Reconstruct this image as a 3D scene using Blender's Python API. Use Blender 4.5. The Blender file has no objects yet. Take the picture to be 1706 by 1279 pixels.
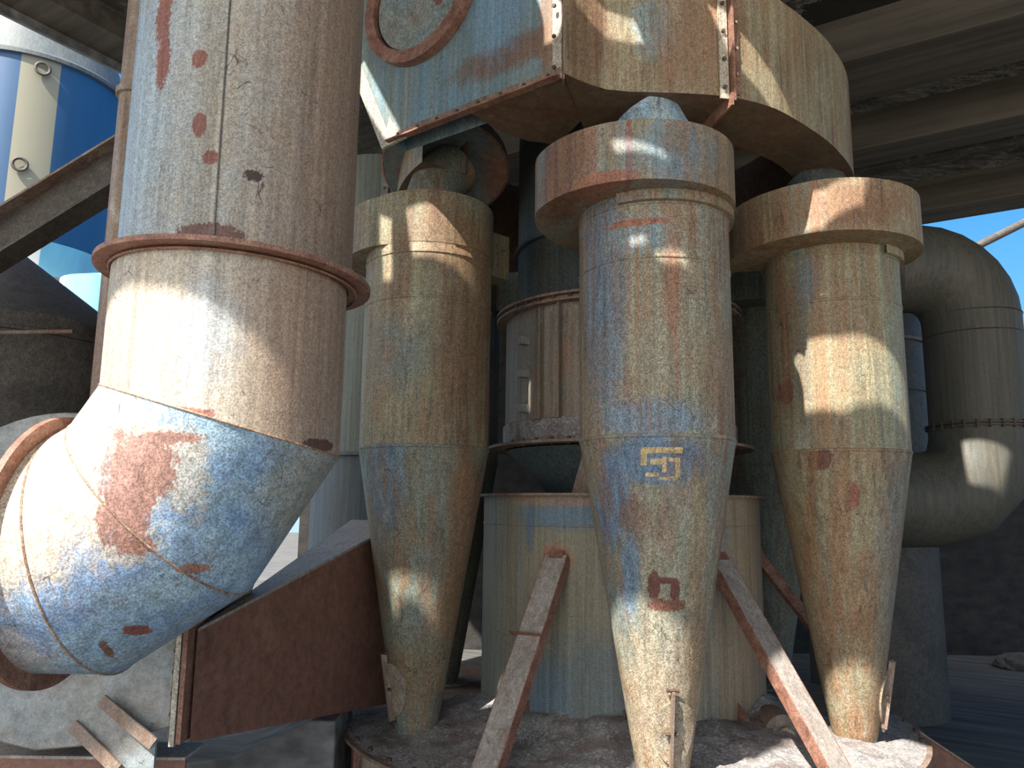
import bpy, bmesh, math, random
from mathutils import Vector, Matrix, noise
from mathutils.geometry import delaunay_2d_cdt
random.seed(7)
R = math.radians
S = bpy.context.scene
COL = S.collection

# ------------------------------------------------------------------ camera
cd = bpy.data.cameras.new('camera'); cam = bpy.data.objects.new('camera', cd); COL.objects.link(cam)
cd.sensor_width = 36.0; cd.lens = 1304.0/1706.0*36.0; cd.clip_end = 300
cam.matrix_world = Matrix.Translation((0, 0, 1.9)) @ Matrix.Rotation(R(99.1), 4, 'X') @ Matrix.Rotation(R(.66), 4, 'Z')
S.camera = cam
S.view_settings.view_transform = 'Standard'; S.view_settings.look = 'None'
S.view_settings.gamma = 1; S.view_settings.use_curve_mapping = False
S.view_settings.exposure = 1.02

# ------------------------------------------------------------------ sun and sky
EL, AZ = R(50), R(38)
SUN = Vector((-math.sin(AZ)*math.cos(EL), -math.cos(AZ)*math.cos(EL), math.sin(EL)))
ld = bpy.data.lights.new('sun', 'SUN'); ld.energy = 7.0; ld.angle = R(.55); ld.color = (1, .95, .86)
lo = bpy.data.objects.new('sun', ld); COL.objects.link(lo)
lo.rotation_euler = (-SUN).to_track_quat('-Z', 'Y').to_euler(); lo.location = (-6, -8, 14)

W = bpy.data.worlds.new('sky'); S.world = W; W.use_nodes = True
nt = W.node_tree; nt.nodes.clear()
def wn(t): return nt.nodes.new(t)
tc = wn('ShaderNodeTexCoord'); nrm = wn('ShaderNodeVectorMath'); nrm.operation = 'NORMALIZE'
nt.links.new(tc.outputs['Generated'], nrm.inputs[0])
sep = wn('ShaderNodeSeparateXYZ'); nt.links.new(nrm.outputs[0], sep.inputs[0])
ramp = wn('ShaderNodeValToRGB'); nt.links.new(sep.outputs[2], ramp.inputs[0])
e = ramp.color_ramp.elements
e[0].position = 0.0; e[0].color = (.50, .72, .95, 1)
e[1].position = .6; e[1].color = (.05, .22, .62, 1)
q = e.new(.16); q.color = (.20, .55, .95, 1)
q = e.new(.34); q.color = (.08, .36, .85, 1)
dot = wn('ShaderNodeVectorMath'); dot.operation = 'DOT_PRODUCT'; dot.inputs[1].default_value = SUN
nt.links.new(nrm.outputs[0], dot.inputs[0])
mx = wn('ShaderNodeMath'); mx.operation = 'MAXIMUM'; mx.inputs[1].default_value = 0; nt.links.new(dot.outputs['Value'], mx.inputs[0])
pw = wn('ShaderNodeMath'); pw.operation = 'POWER'; pw.inputs[1].default_value = 2.2; nt.links.new(mx.outputs[0], pw.inputs[0])
glow = wn('ShaderNodeMixRGB'); glow.blend_type = 'MIX'; glow.inputs[2].default_value = (2.9, 2.82, 2.68, 1)
nt.links.new(pw.outputs[0], glow.inputs[0]); nt.links.new(ramp.outputs[0], glow.inputs[1])
bg = wn('ShaderNodeBackground'); bg.inputs[1].default_value = 0.62
nt.links.new(glow.outputs[0], bg.inputs[0])
ow = wn('ShaderNodeOutputWorld'); nt.links.new(bg.outputs[0], ow.inputs[0])

# ------------------------------------------------------------------ mesh collector
class M:
    def __init__(s, xf=None): s.v = []; s.f = []; s.xf = xf
    def add(s, vs, fs):
        o = len(s.v)
        s.v += [(s.xf @ Vector(p)) if s.xf else Vector(p) for p in vs]
        s.f += [[i+o for i in f] for f in fs]
        return s
    def lathe(s, prof, c=(0, 0), n=96, a0=0, a1=360, cap=(False, False)):
        full = abs(a1-a0) >= 359.9; m = n if full else n+1; vs = []; fs = []
        for r, z in prof:
            for i in range(m):
                a = R(a0+(a1-a0)*i/n); vs.append((c[0]+r*math.cos(a), c[1]+r*math.sin(a), z))
        for j in range(len(prof)-1):
            for i in range(n):
                k = (i+1) % m
                fs.append([j*m+i, j*m+k, (j+1)*m+k, (j+1)*m+i])
        if cap[0]: fs.append(list(range(m))[::-1])
        if cap[1]: fs.append([(len(prof)-1)*m+i for i in range(m)])
        return s.add(vs, fs)
    def box(s, c, size, rot=None):
        hx, hy, hz = [q/2 for q in size]
        vs = [Vector((x, y, z)) for z in (-hz, hz) for y in (-hy, hy) for x in (-hx, hx)]
        if rot: vs = [rot @ v for v in vs]
        vs = [v+Vector(c) for v in vs]
        return s.add(vs, [[0, 2, 3, 1], [4, 5, 7, 6], [0, 1, 5, 4], [2, 6, 7, 3], [0, 4, 6, 2], [1, 3, 7, 5]])
    def bar(s, a, b, w, h, up=(0, 0, 1)):
        a = Vector(a); b = Vector(b); d = (b-a); L = d.length; d.normalize()
        x = d.cross(Vector(up)).normalized(); y = x.cross(d).normalized()
        m = Matrix((x, d, y)).transposed()
        return s.box((a+b)/2, (w, L, h), m)
    def prism(s, poly, ext):
        n = len(poly); P = [Vector(p) for p in poly]; ex = Vector(ext)
        return s.add(P+[p+ex for p in P], [list(range(n))[::-1], [n+i for i in range(n)]]+[[i, (i+1) % n, n+(i+1) % n, n+i] for i in range(n)])
    def tube(s, pts, r, n=48, cap=True, hollow=False):
        P = [Vector(p) for p in pts]; d0 = (P[1]-P[0]).normalized()
        u = d0.cross(Vector((0, 1, 0)));
        if u.length < .1: u = d0.cross(Vector((0, 0, 1)))
        u.normalize(); w = d0.cross(u)
        rings = [[P[0]+r*(math.cos(2*math.pi*i/n)*u+math.sin(2*math.pi*i/n)*w) for i in range(n)]]
        for k in range(1, len(P)):
            d = (P[k]-P[k-1]).normalized()
            nn = d if k == len(P)-1 else (d+(P[k+1]-P[k]).normalized()).normalized()
            rings.append([v+d*((P[k]-v).dot(nn)/d.dot(nn)) for v in rings[-1]])
        vs = [v for q in rings for v in q]; fs = []
        for k in range(len(P)-1):
            for i in range(n):
                j = (i+1) % n; fs.append([k*n+i, k*n+j, (k+1)*n+j, (k+1)*n+i])
        if cap: fs += [list(range(n))[::-1], [(len(P)-1)*n+i for i in range(n)]]
        s.add(vs, fs); s.rings = rings
        return s
    def loop(s, pts, r, n=6):       # closed bead along a loop of points
        m = len(pts); vs = []; fs = []
        c = sum((Vector(p) for p in pts), Vector())/m
        ax = (Vector(pts[0])-c).cross(Vector(pts[m//4])-c).normalized()
        for p in pts:
            p = Vector(p); o = (p-c).normalized()
            for i in range(n):
                a = 2*math.pi*i/n; vs.append(p+r*(math.cos(a)*o+math.sin(a)*ax))
        for k in range(m):
            for i in range(n):
                fs.append([k*n+i, ((k+1) % m)*n+i, ((k+1) % m)*n+(i+1) % n, k*n+(i+1) % n])
        return s.add(vs, fs)
    def cyl(s, a, b, r, n=12):
        return s.tube([a, b], r, n)
    def build(s, name, mat, parent=None, sharp=24, bevel=0):
        o0 = Vector((0, 0, 0)); q = parent
        while q is not None: o0 = o0+q.location; q = q.parent
        me = bpy.data.meshes.new(name)
        me.from_pydata([tuple(v-o0) for v in s.v], [], s.f); me.materials.append(mat)
        bm = bmesh.new(); bm.from_mesh(me); bmesh.ops.remove_doubles(bm, verts=bm.verts, dist=1e-5)
        bmesh.ops.recalc_face_normals(bm, faces=bm.faces); bm.to_mesh(me); bm.free()
        me.polygons.foreach_set('use_smooth', [True]*len(me.polygons))
        me.set_sharp_from_angle(angle=R(sharp))
        o = bpy.data.objects.new(name, me); COL.objects.link(o)
        if parent is not None: o.parent = parent
        if bevel:
            b = o.modifiers.new('edge', 'BEVEL'); b.width = bevel; b.segments = 2; b.limit_method = 'ANGLE'; b.angle_limit = R(40)
        return o

def thing(name, label, cat, loc, group=None):
    o = bpy.data.objects.new(name, None); COL.objects.link(o); o.location = loc; o.empty_display_size = .2
    return tag(o, label, cat, group)
def tag(o, label, cat, group=None, kind=None):
    o['label'] = label; o['category'] = cat
    if group: o['group'] = group
    if kind: o['kind'] = kind
    return o
def struct(o): o['kind'] = 'structure'; return o
def recenter(o, loc):
    loc = Vector(loc); o.data.transform(Matrix.Translation(-loc)); o.location = loc; return o

# ------------------------------------------------------------------ materials
def lin(c): return tuple((x/255/12.92 if x/255 <= .04045 else ((x/255+.055)/1.055)**2.4) for x in c)+(1,)
class NT:
    def __init__(s, name, rough=.6, metal=0.0):
        s.m = bpy.data.materials.new(name); s.m.use_nodes = True; s.t = s.m.node_tree
        s.b = s.t.nodes['Principled BSDF']; s.b.inputs['Roughness'].default_value = rough; s.b.inputs['Metallic'].default_value = metal
        s.tc = s.t.nodes.new('ShaderNodeTexCoord').outputs['Object']
    def L(s, a, b): s.t.links.new(a, b)
    def n(s, t, **k):
        o = s.t.nodes.new(t)
        for a, b in k.items(): setattr(o, a, b)
        return o
    def noise(s, scale=(1, 1, 1), detail=5, rough=.6, dist=0, off=0):
        mp = s.n('ShaderNodeMapping'); mp.inputs['Scale'].default_value = scale; mp.inputs['Location'].default_value = (off, off*1.7, off*.6)
        s.L(s.tc, mp.inputs[0]); o = s.n('ShaderNodeTexNoise'); o.inputs['Scale'].default_value = 1
        o.inputs['Detail'].default_value = detail; o.inputs['Roughness'].default_value = rough; o.inputs['Distortion'].default_value = dist
        s.L(mp.outputs[0], o.inputs['Vector']); return o.outputs['Fac']
    def step(s, v, a, b, lo=0., hi=1.):
        o = s.n('ShaderNodeMapRange'); o.inputs[1].default_value = a; o.inputs[2].default_value = b
        o.inputs[3].default_value = lo; o.inputs[4].default_value = hi; s.L(v, o.inputs[0]); return o.outputs[0]
    def math(s, op, a, b):
        o = s.n('ShaderNodeMath', operation=op)
        for i, x in enumerate((a, b)):
            if isinstance(x, (int, float)): o.inputs[i].default_value = x
            else: s.L(x, o.inputs[i])
        return o.outputs[0]
    def mix(s, f, a, b, mode='MIX'):
        o = s.n('ShaderNodeMixRGB', blend_type=mode)
        for i, x in enumerate((f, a, b)):
            if isinstance(x, (int, float)): o.inputs[i].default_value = x
            elif isinstance(x, tuple): o.inputs[i].default_value = x
            else: s.L(x, o.inputs[i])
        return o.outputs[0]
    def blob(s, c, r, edge=.5, fs=14, soft=.06):   # ragged-edged patch at a point of the object
        a = s.n('ShaderNodeVectorMath', operation='SUBTRACT'); a.inputs[1].default_value = c; s.L(s.tc, a.inputs[0])
        d = s.n('ShaderNodeVectorMath', operation='DIVIDE'); d.inputs[1].default_value = r; s.L(a.outputs[0], d.inputs[0])
        l = s.n('ShaderNodeVectorMath', operation='LENGTH'); s.L(d.outputs[0], l.inputs[0])
        nz = s.math('MULTIPLY', s.math('SUBTRACT', s.noise((fs, fs, fs), 6, .7, .4, c[0]*3), .5), edge*2.4)
        n2 = s.math('MULTIPLY', s.math('SUBTRACT', s.noise((fs*5, fs*5, fs*2.5), 4, .75, 0, c[0]*5), .5), .5+edge*1.2)
        v = s.math('ADD', s.math('ADD', l.outputs['Value'], nz), n2)
        return s.step(v, 1-soft, 1+soft, 1, 0)
def weathered(name, base, dust, rust, dust_amt=.5, rust_amt=.4, spots=(), rough=.62, streak=5, speck=.35, scratch=.5, seed=0, tint=None, flat=False, sat=.80):
    speck *= 1.25
    t = NT(name, rough, .05)
    zs = .35 if not flat else streak
    def thr(v, amt, w): return t.step(v, .72-amt*.5-w, .72-amt*.5+w)
    c = t.mix(thr(t.noise((streak, streak, zs*1.4), 7, .62, .6, seed), dust_amt, .09), lin(base), lin(dust))
    c = t.mix(t.math('MULTIPLY', t.step(t.noise((1.6, 1.6, 1.1), 4, .6, .3, seed+3), .42, .68), .55), c, lin(dust))
    if tint: c = t.mix(t.math('MULTIPLY', t.step(t.noise((2.2, 2.2, .9), 3, .6, .5, seed+9), .5, .62), .6), c, lin(tint))
    rs = thr(t.noise((streak*2.2, streak*2.2, zs*1.7), 8, .68, .3, seed+5), rust_amt*.8, .07)
    rb = t.step(t.noise((2.3, 2.3, 1.3), 5, .6, .2, seed+11), .42, .6)
    c = t.mix(t.math('MULTIPLY', t.math('MULTIPLY', rs, rb), .85), c, lin(rust))
    for (cc, rr, col, ed, *rest) in spots:
        fs = rest[0] if rest else 14; soft = rest[1] if len(rest) > 1 else .06
        al = rest[2] if len(rest) > 2 else 1
        c = t.mix(t.math('MULTIPLY', t.blob(cc, rr, ed, fs, soft), al), c, lin(col))
    sv = t.noise((34, 34, .9) if not flat else (20, 20, 20), 5, .7, 0, seed+40)
    c = t.mix(1.0, c, t.mix(t.step(sv, .34, .66), (.74, .70, .66, 1), (1.20, 1.20, 1.20, 1)), 'MULTIPLY')
    if streak >= 6 and not flat:
        oc_ = t.math('MULTIPLY', thr(t.noise((streak*2.8, streak*2.8, .7), 8, .7, .5, seed+50), .46, .08), t.step(t.noise((2.6, 2.6, 1.5), 4, .6, .3, seed+55), .44, .56))
        c = t.mix(t.math('MULTIPLY', oc_, .62), c, lin((142, 98, 46)))
        dk = t.math('MULTIPLY', thr(t.noise((streak*3, streak*3, 1.6), 9, .75, .8, seed+60), .34, .06), t.step(t.noise((3, 3, 1.8), 4, .6, .3, seed+65), .46, .58))
        c = t.mix(t.math('MULTIPLY', dk, .6), c, lin((78, 58, 34)))
        lt = t.step(t.noise((5, 5, 2.4), 8, .75, .5, seed+70), .58, .68, 0, .5)
        c = t.mix(lt, c, lin((176, 176, 154)))
    bl = t.noise((11, 11, 5), 8, .8, .6, seed+44)
    c = t.mix(t.step(bl, .55, .66, 0, .28), c, lin(rust)); c = t.mix(t.step(bl, .42, .33, 0, .35), c, lin(dust))
    hs = t.n('ShaderNodeHueSaturation'); hs.inputs['Saturation'].default_value = sat; t.L(c, hs.inputs['Color']); c = hs.outputs[0]
    # grain of old flaking paint, then thin cracks and scratches
    g = t.noise((150, 150, 150), 2, .7, 0, seed+2); g2 = t.noise((60, 60, 45), 3, .7, 0, seed+6)
    c = t.mix(1.0, c, t.mix(1.0, t.mix(t.step(g, .40, .60), (1-speck, 1-speck, 1-speck, 1), (1+speck*.75, 1+speck*.75, 1+speck*.75, 1)), t.mix(t.step(g2, .36, .6), (1-speck*.6,)*3+(1,), (1+speck*.35,)*3+(1,)), 'MULTIPLY'), 'MULTIPLY')
    if scratch:
        mp = t.n('ShaderNodeMapping'); mp.inputs['Scale'].default_value = (9, 9, 6); mp.inputs['Rotation'].default_value = (.3, .5, .2); t.L(t.tc, mp.inputs[0])
        wv = t.n('ShaderNodeVectorMath', operation='ADD'); t.L(mp.outputs[0], wv.inputs[0])
        nz = t.n('ShaderNodeTexNoise'); nz.inputs['Scale'].default_value = 6; t.L(t.tc, nz.inputs['Vector']); t.L(nz.outputs['Color'], wv.inputs[1])
        vo = t.n('ShaderNodeTexVoronoi', feature='DISTANCE_TO_EDGE'); vo.inputs['Scale'].default_value = 1.3; t.L(wv.outputs[0], vo.inputs['Vector'])
        ln = t.step(vo.outputs['Distance'], .006, .02, 1, 0)
        mk = t.step(t.noise((4, 4, 4), 5, .75, .5, seed+21), .60-.06*scratch, .66-.06*scratch)
        c = t.mix(t.math('MULTIPLY', t.math('MULTIPLY', ln, mk), .8), c, (.03, .02, .015, 1))
        sp = t.step(t.noise((26, 26, 20), 6, .8, .8, seed+31), .69-.03*scratch, .72-.03*scratch)
        c = t.mix(t.math('MULTIPLY', sp, .75), c, (.045, .03, .02, 1))
    t.L(c, t.b.inputs['Base Color'])
    bp = t.n('ShaderNodeBump'); bp.inputs['Strength'].default_value = .25; bp.inputs['Distance'].default_value = .004
    t.L(t.math('ADD', g, g2), bp.inputs['Height']); t.L(bp.outputs[0], t.b.inputs['Normal'])
    return t.m
def rel(loc, pts):     # spot centres are given in the place's coordinates
    return [((p[0][0]-loc[0], p[0][1]-loc[1], p[0][2]-loc[2]),)+tuple(p[1:]) for p in pts]

RUST = (128, 66, 42); OX = (126, 74, 56)
m_rust = weathered('rusted_steel', (128, 72, 48), (150, 105, 78), (92, 48, 30), .35, .3, scratch=.2, streak=8, flat=True, speck=.25)
m_oxide = weathered('red_oxide_primer', (122, 72, 50), (136, 86, 64), (70, 38, 26), .25, .2, scratch=0, streak=2, flat=True, speck=.08, rough=.55)
m_brown = weathered('dusty_brown_steel', (112, 84, 72), (140, 122, 108), (96, 60, 44), .5, .3, scratch=.1, streak=6, speck=.2)
m_brace = weathered('dusty_brace_face', (142, 130, 122), (158, 148, 138), (122, 88, 70), .5, .35, scratch=.1, streak=4, speck=.2)
m_bolt = weathered('bolt_steel', (70, 48, 36), (90, 64, 46), (60, 36, 24), .4, .3, scratch=0)
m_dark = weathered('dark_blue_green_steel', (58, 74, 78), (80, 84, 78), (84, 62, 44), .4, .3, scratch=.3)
m_dkbrown = weathered('dark_grey_brown_steel', (62, 56, 50), (84, 76, 66), (54, 40, 32), .5, .3, scratch=.3, flat=True, streak=2)  # dark grey-brown base, mottled lighter and rusty
m_fan = weathered('grey_blue_fan_paint', (128, 138, 142), (142, 140, 134), (120, 98, 80), .4, .15, scratch=.15, speck=.12, streak=2, flat=True)
m_lit = weathered('pale_sunlit_steel', (170, 170, 160), (180, 170, 150), (130, 90, 60), .5, .3, scratch=.2)  # pale steel, with the sunlight on lit flanges put into its tone
m_teal = weathered('grey_green_vessel_paint', (98, 112, 106), (120, 118, 104), (90, 76, 60), .4, .2, scratch=.3)

def concrete(name, a, b, damp=True, spots=()):
    t = NT(name, .9)
    c = t.mix(t.step(t.noise((.9, .9, .9), 6, .6, .4), .35, .65), lin(a), lin(b))
    # board marks along the beams
    mp = t.n('ShaderNodeMapping'); mp.inputs['Rotation'].default_value = (0, 0, R(32.4)); t.L(t.tc, mp.inputs[0])
    m2 = t.n('ShaderNodeMapping'); m2.inputs['Scale'].default_value = (.5, 9, 9); t.L(mp.outputs[0], m2.inputs[0])
    nz = t.n('ShaderNodeTexNoise'); nz.inputs['Scale'].default_value = 1; nz.inputs['Detail'].default_value = 5; t.L(m2.outputs[0], nz.inputs['Vector'])
    c = t.mix(t.step(nz.outputs['Fac'], .35, .65, 0, .75), c, lin(tuple(x*.55 for x in a)))
    if damp:
        pn = t.noise((1.1, 1.1, 1.1), 7, .65, 1.2, 4)
        c = t.mix(t.step(pn, .66, .68, 0, .8), c, (.02, .018, .015, 1))
        rim = t.math('MULTIPLY', t.step(pn, .61, .64), t.step(pn, .655, .68, 1, 0))
        c = t.mix(t.math('MULTIPLY', rim, .5), c, lin((170, 165, 155)))
        sc = t.math('MULTIPLY', t.step(t.noise((22, 22, 22), 6, .8, 1.5, 8), .52, .6), t.step(t.noise((1.7, 1.7, 1.7), 3, .5, 0, 15), .5, .6))
        c = t.mix(t.math('MULTIPLY', sc, .5), c, lin((190, 186, 178)))
    for (cc, rr, k) in spots:
        if k == 0:
            c = t.mix(t.math('MULTIPLY', t.blob(cc, tuple(x*1.12 for x in rr), .5, 2.2, .05), .55), c, lin((150, 146, 138)))
            c = t.mix(t.blob(cc, rr, .5, 2.2, .03), c, lin((34, 31, 28)))
        else: c = t.mix(t.math('MULTIPLY', t.blob(cc, rr, .9, 3, .3), t.step(t.noise((3, 16, 16), 8, .85, 1, 33), .46, .58, 0, .7)), c, lin((172, 168, 160)))
    t.L(c, t.b.inputs['Base Color'])
    bp = t.n('ShaderNodeBump'); bp.inputs['Strength'].default_value = .6; bp.inputs['Distance'].default_value = .02
    t.L(t.noise((14, 14, 14), 8, .7), bp.inputs['Height']); t.L(bp.outputs[0], t.b.inputs['Normal'])
    return t.m
CS = [((3.06, 6.09, 6.0), (.75, .55, .5), 0), ((4.45, 7.27, 6.0), (.9, .6, .5), 1), ((5.03, 9.20, 6.0), (1.3, .8, .5), 1)]
m_ceil = concrete('dark_grey_concrete', (70, 67, 62), (90, 86, 79), True, CS)  # dark grey base with pale scars and spalled patches
m_ceil2 = concrete('beam_concrete', (84, 78, 70), (98, 92, 82), False)
m_ground = concrete('dusty_ground', (88, 86, 84), (104, 102, 98), False)
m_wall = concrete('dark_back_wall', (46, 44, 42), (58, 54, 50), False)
m_block = concrete('block_concrete', (118, 118, 118), (140, 138, 134), False)
def yard():
    t = NT('sandy_yard', .95)
    c = t.mix(t.step(t.noise((.5, .5, .5), 8, .7), .35, .65), lin((180, 172, 158)), lin((200, 194, 182)))
    t.L(c, t.b.inputs['Base Color']); return t.m
def dustmat():
    t = NT('grey_mill_dust', .95)
    c = t.mix(t.step(t.noise((9, 9, 9), 6, .7), .35, .65), lin((112, 110, 112)), lin((160, 154, 150)))
    c = t.mix(t.step(t.noise((60, 60, 60), 4, .8), .5, .62), c, lin((200, 194, 188)))
    c = t.mix(t.math('MULTIPLY', t.step(t.noise((3, 3, 3), 4, .6, .6, 7), .5, .6), .6), c, lin((106, 84, 78)))
    t.L(c, t.b.inputs['Base Color'])
    bp = t.n('ShaderNodeBump'); bp.inputs['Strength'].default_value = .8; bp.inputs['Distance'].default_value = .015
    t.L(t.noise((45, 45, 45), 8, .8), bp.inputs['Height']); t.L(bp.outputs[0], t.b.inputs['Normal'])
    return t.m
m_dust = dustmat()

# ------------------------------------------------------------------ the setting
U = Vector((-.844, .536, 0)); Wd = Vector((.536, .844, 0))      # along the beams, across them
def uw(u, w, z): return U*u+Wd*w+Vector((0, 0, z))
ZC = 6.0
holes = [  # added openings above the view, shaped to drop sun patches on the machines
 [(-3.35, .44), (-3.13, .34), (-2.92, .22), (-2.72, .17), (-2.5, .17), (-2.35, -.75), (-4.6, -.75), (-4.6, -.05), (-3.6, .25)],
 [(-1.94, 1.0), (-1.85, .97), (-1.66, .83), (-1.48, .74), (-1.07, 1.14), (-.78, 1.42), (-.5, 1.34), (-.25, 1.0), (-.4, -.6), (-2.3, -.6), (-2.22, .50)],
 [(-3.03, 1.68), (-2.85, 1.63), (-2.66, 1.64), (-2.83, 1.49), (-2.93, 1.50), (-2.96, 1.55), (-3.04, 1.56), (-3.12, 1.52)],
 [(-1.86, 2.95), (-1.58, 2.97), (-1.52, 2.84), (-1.66, 2.74), (-1.84, 2.72), (-1.98, 2.72)],
 [(-2.03, 3.02), (-1.97, 2.96), (-2.17, 2.67), (-2.23, 2.71)],
 [(-.81, 1.815), (-.60, 1.82), (-.68, 1.745), (-.80, 1.75)],
 [(-.86, 1.91), (-.77, 1.885), (-.81, 1.83), (-.89, 1.855)],
 [(-.74, 2.07), (-.5, 1.97), (-.54, 1.92), (-.76, 1.98)],
 [(.26, 2.86), (.40, 2.80), (.60, 2.72), (.86, 2.75), (.94, 2.80), (.72, 2.60), (.43, 2.55), (.22, 2.64)],
 [(.08, 2.52), (.29, 2.40), (.60, 2.36), (.62, 2.22), (.42, 2.11), (.04, 2.08), (-.19, 2.25)],
 [(-2.44, 1.72), (-2.32, 1.64), (-2.35, 1.55), (-2.46, 1.49), (-2.58, 1.51), (-2.57, 1.62)],
 [(-.93, 3.15), (-1.02, 2.92), (-.98, 2.72), (-.70, 2.50), (-.57, 2.56), (-.56, 2.78), (-.66, 3.05)],
 [(-1.82, 3.66), (-1.64, 3.66), (-1.66, 3.02), (-1.79, 3.02)],
 [(-.52, 2.62), (-.20, 2.64), (-.17, 2.76), (-.48, 2.76)],
 [(1.78, 3.92), (2.05, 3.72), (1.76, 3.50), (1.54, 3.54)],
]
outer = [uw(6.42, -4.0, 0), uw(6.42, 4.1, 0), uw(8.8, 5.6, 0), uw(8.8, 11.0, 0), uw(-14, 11.0, 0), uw(-14, -4.0, 0)]  # hidden corner past the left edge added to keep sun off the back
def inside(p, poly):
    c = False; n = len(poly)
    for i in range(n):
        (x1, y1), (x2, y2) = poly[i], poly[(i+1) % n]
        if (y1 > p[1]) != (y2 > p[1]) and p[0] < (x2-x1)*(p[1]-y1)/(y2-y1)+x1: c = not c
    return c
pts2 = [Vector((p.x, p.y)) for p in outer]; ed = [(i, (i+1) % len(outer)) for i in range(len(outer))]
for h in holes:
    o_ = len(pts2); pts2 += [Vector(p) for p in h]; ed += [(o_+i, o_+(i+1) % len(h)) for i in range(len(h))]
V2, _, F2, *_r = delaunay_2d_cdt(pts2, ed, [], 0, 1e-6)
oc = [(p.x, p.y) for p in outer]
F2 = [f for f in F2 if inside(((V2[f[0]]+V2[f[1]]+V2[f[2]])/3)[:2], oc) and not any(inside(((V2[f[0]]+V2[f[1]]+V2[f[2]])/3)[:2], h) for h in holes)]
N = len(V2); cnt = {}
for f in F2:
    for k in range(3):
        a, b = f[k], f[(k+1) % 3]; cnt.setdefault((min(a, b), max(a, b)), []).append((a, b))
vs = [(p.x, p.y, ZC) for p in V2]+[(p.x, p.y, ZC+.05) for p in V2]
fs = [list(f) for f in F2]+[[i+N for i in f][::-1] for f in F2]+[[e_[0][0], e_[0][1], e_[0][1]+N, e_[0][0]+N] for e_ in cnt.values() if len(e_) == 1]
m = M(); m.add(vs, fs); struct(m.build('ceiling', m_ceil))
# stepped concrete beams under the slab
def beam(name, w0, w1, zb, mat, u0=6.42, u1=-14):
    m = M(); m.prism([uw(u0, w0, zb), uw(u0, w1, zb), uw(u0, w1, ZC), uw(u0, w0, ZC)], (U*(u1-u0)))
    return struct(m.build(name, mat))
beam('trim_1', 6.53, 7.25, 5.6, m_ceil2)
beam('trim_2', 8.3, 8.75, 5.6, m_ceil2)
beam('trim_3', 9.3, 9.55, 5.8, m_ceil)
beam('trim_4', 10.5, 11.0, 5.6, m_ceil2)
m = M(); m.prism([uw(6.42, -4.0, 5.78), uw(6.05, -4.0, 5.78), uw(6.05, -4.0, 6.0), uw(6.42, -4.0, 6.0)], Wd*8.1); struct(m.build('trim_5', m_ceil2))
m = M(); m.prism([uw(6.52, -4.0, 5.74), uw(6.42, -4.0, 5.70), uw(6.42, -4.0, 6.3), uw(6.52, -4.0, 6.3)], Wd*8.1); struct(m.build('trim_6', m_block))
m = M(); m.add([(-60, -3.6, 0), (60, -3.6, 0), (60, 60, 0), (-60, 60, 0)], [[0, 1, 2, 3]]); struct(m.build('floor', m_ground))
m = M(); m.add([(-60, -60, 0), (60, -60, 0), (60, -3.6, 0), (-60, -3.6, 0)], [[0, 1, 2, 3]]); struct(m.build('ground', yard()))
m = M(); m.box((1.37, 11.3, 3.0), (8.66, .3, 6.0)); struct(m.build('wall_back', m_wall))  # dark wall put in behind the machines to block the bright sky
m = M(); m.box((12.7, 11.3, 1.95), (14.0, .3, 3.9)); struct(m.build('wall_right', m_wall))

# ------------------------------------------------------------------ big foreground pipe with its mitred elbow
PX, PY = -1.045, 2.88
loc = (PX, PY, 1.74)
t = thing('air_pipe', 'huge grey foreground air pipe with a rust-red flange ring and blue mitred elbow', 'pipe', loc)
RUSTC = (122, 62, 44)
m_up = weathered('pipe_grey_paint', (152, 158, 156), (152, 140, 120), (120, 80, 56), .45, .08, rel(loc, [
    ((PX-.40, 2.62, 3.1), (.34, .4, 1.1), (130, 156, 174), .35, 5, .5, .8),
    ((PX+.42, 2.75, 3.2), (.26, .5, 1.4), (140, 108, 80), .3, 5, .6, .85),
    ((-1.079, 2.461, 3.406), (.028, .05, .034), RUSTC, .25, 30), ((-1.060, 2.46, 3.163), (.025, .05, .042), RUSTC, .2, 30),
    ((-1.012, 2.461, 3.048), (.028, .05, .024), RUSTC, .45, 40), ((-1.236, 2.506, 3.607), (.035, .05, .13), RUSTC, .75, 45),
    ((-1.22, 2.50, 3.42), (.03, .05, .11), RUSTC, .8, 45), ((-.88, 2.494, 3.0), (.03, .05, .02), (60, 44, 38), .8, 50),
    ((-1.0, 2.47, 2.79), (.10, .08, .03), (104, 66, 58), .6, 24)]), seed=1, streak=5, speck=.24, scratch=.8)
m_lo = weathered('pipe_cream_grey_paint', (176, 170, 160), (172, 158, 136), (136, 96, 66), .5, .1, rel(loc, [
    ((-.70, 2.7, 2.5), (.16, .5, .6), (152, 116, 86), .3, 6, .5, .8),
    ((-1.10, 2.46, 2.19), (.17, .1, .02), (150, 84, 58), .7, 22),
    ((-1.0, 2.50, 2.45), (.10, .2, .16), (158, 168, 174), .6, 10, .4, .8),
    ((-.68, 2.75, 2.115), (.06, .1, .022), (96, 54, 30), .4, 25)]), seed=2, streak=5, speck=.22, scratch=.7)
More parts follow.
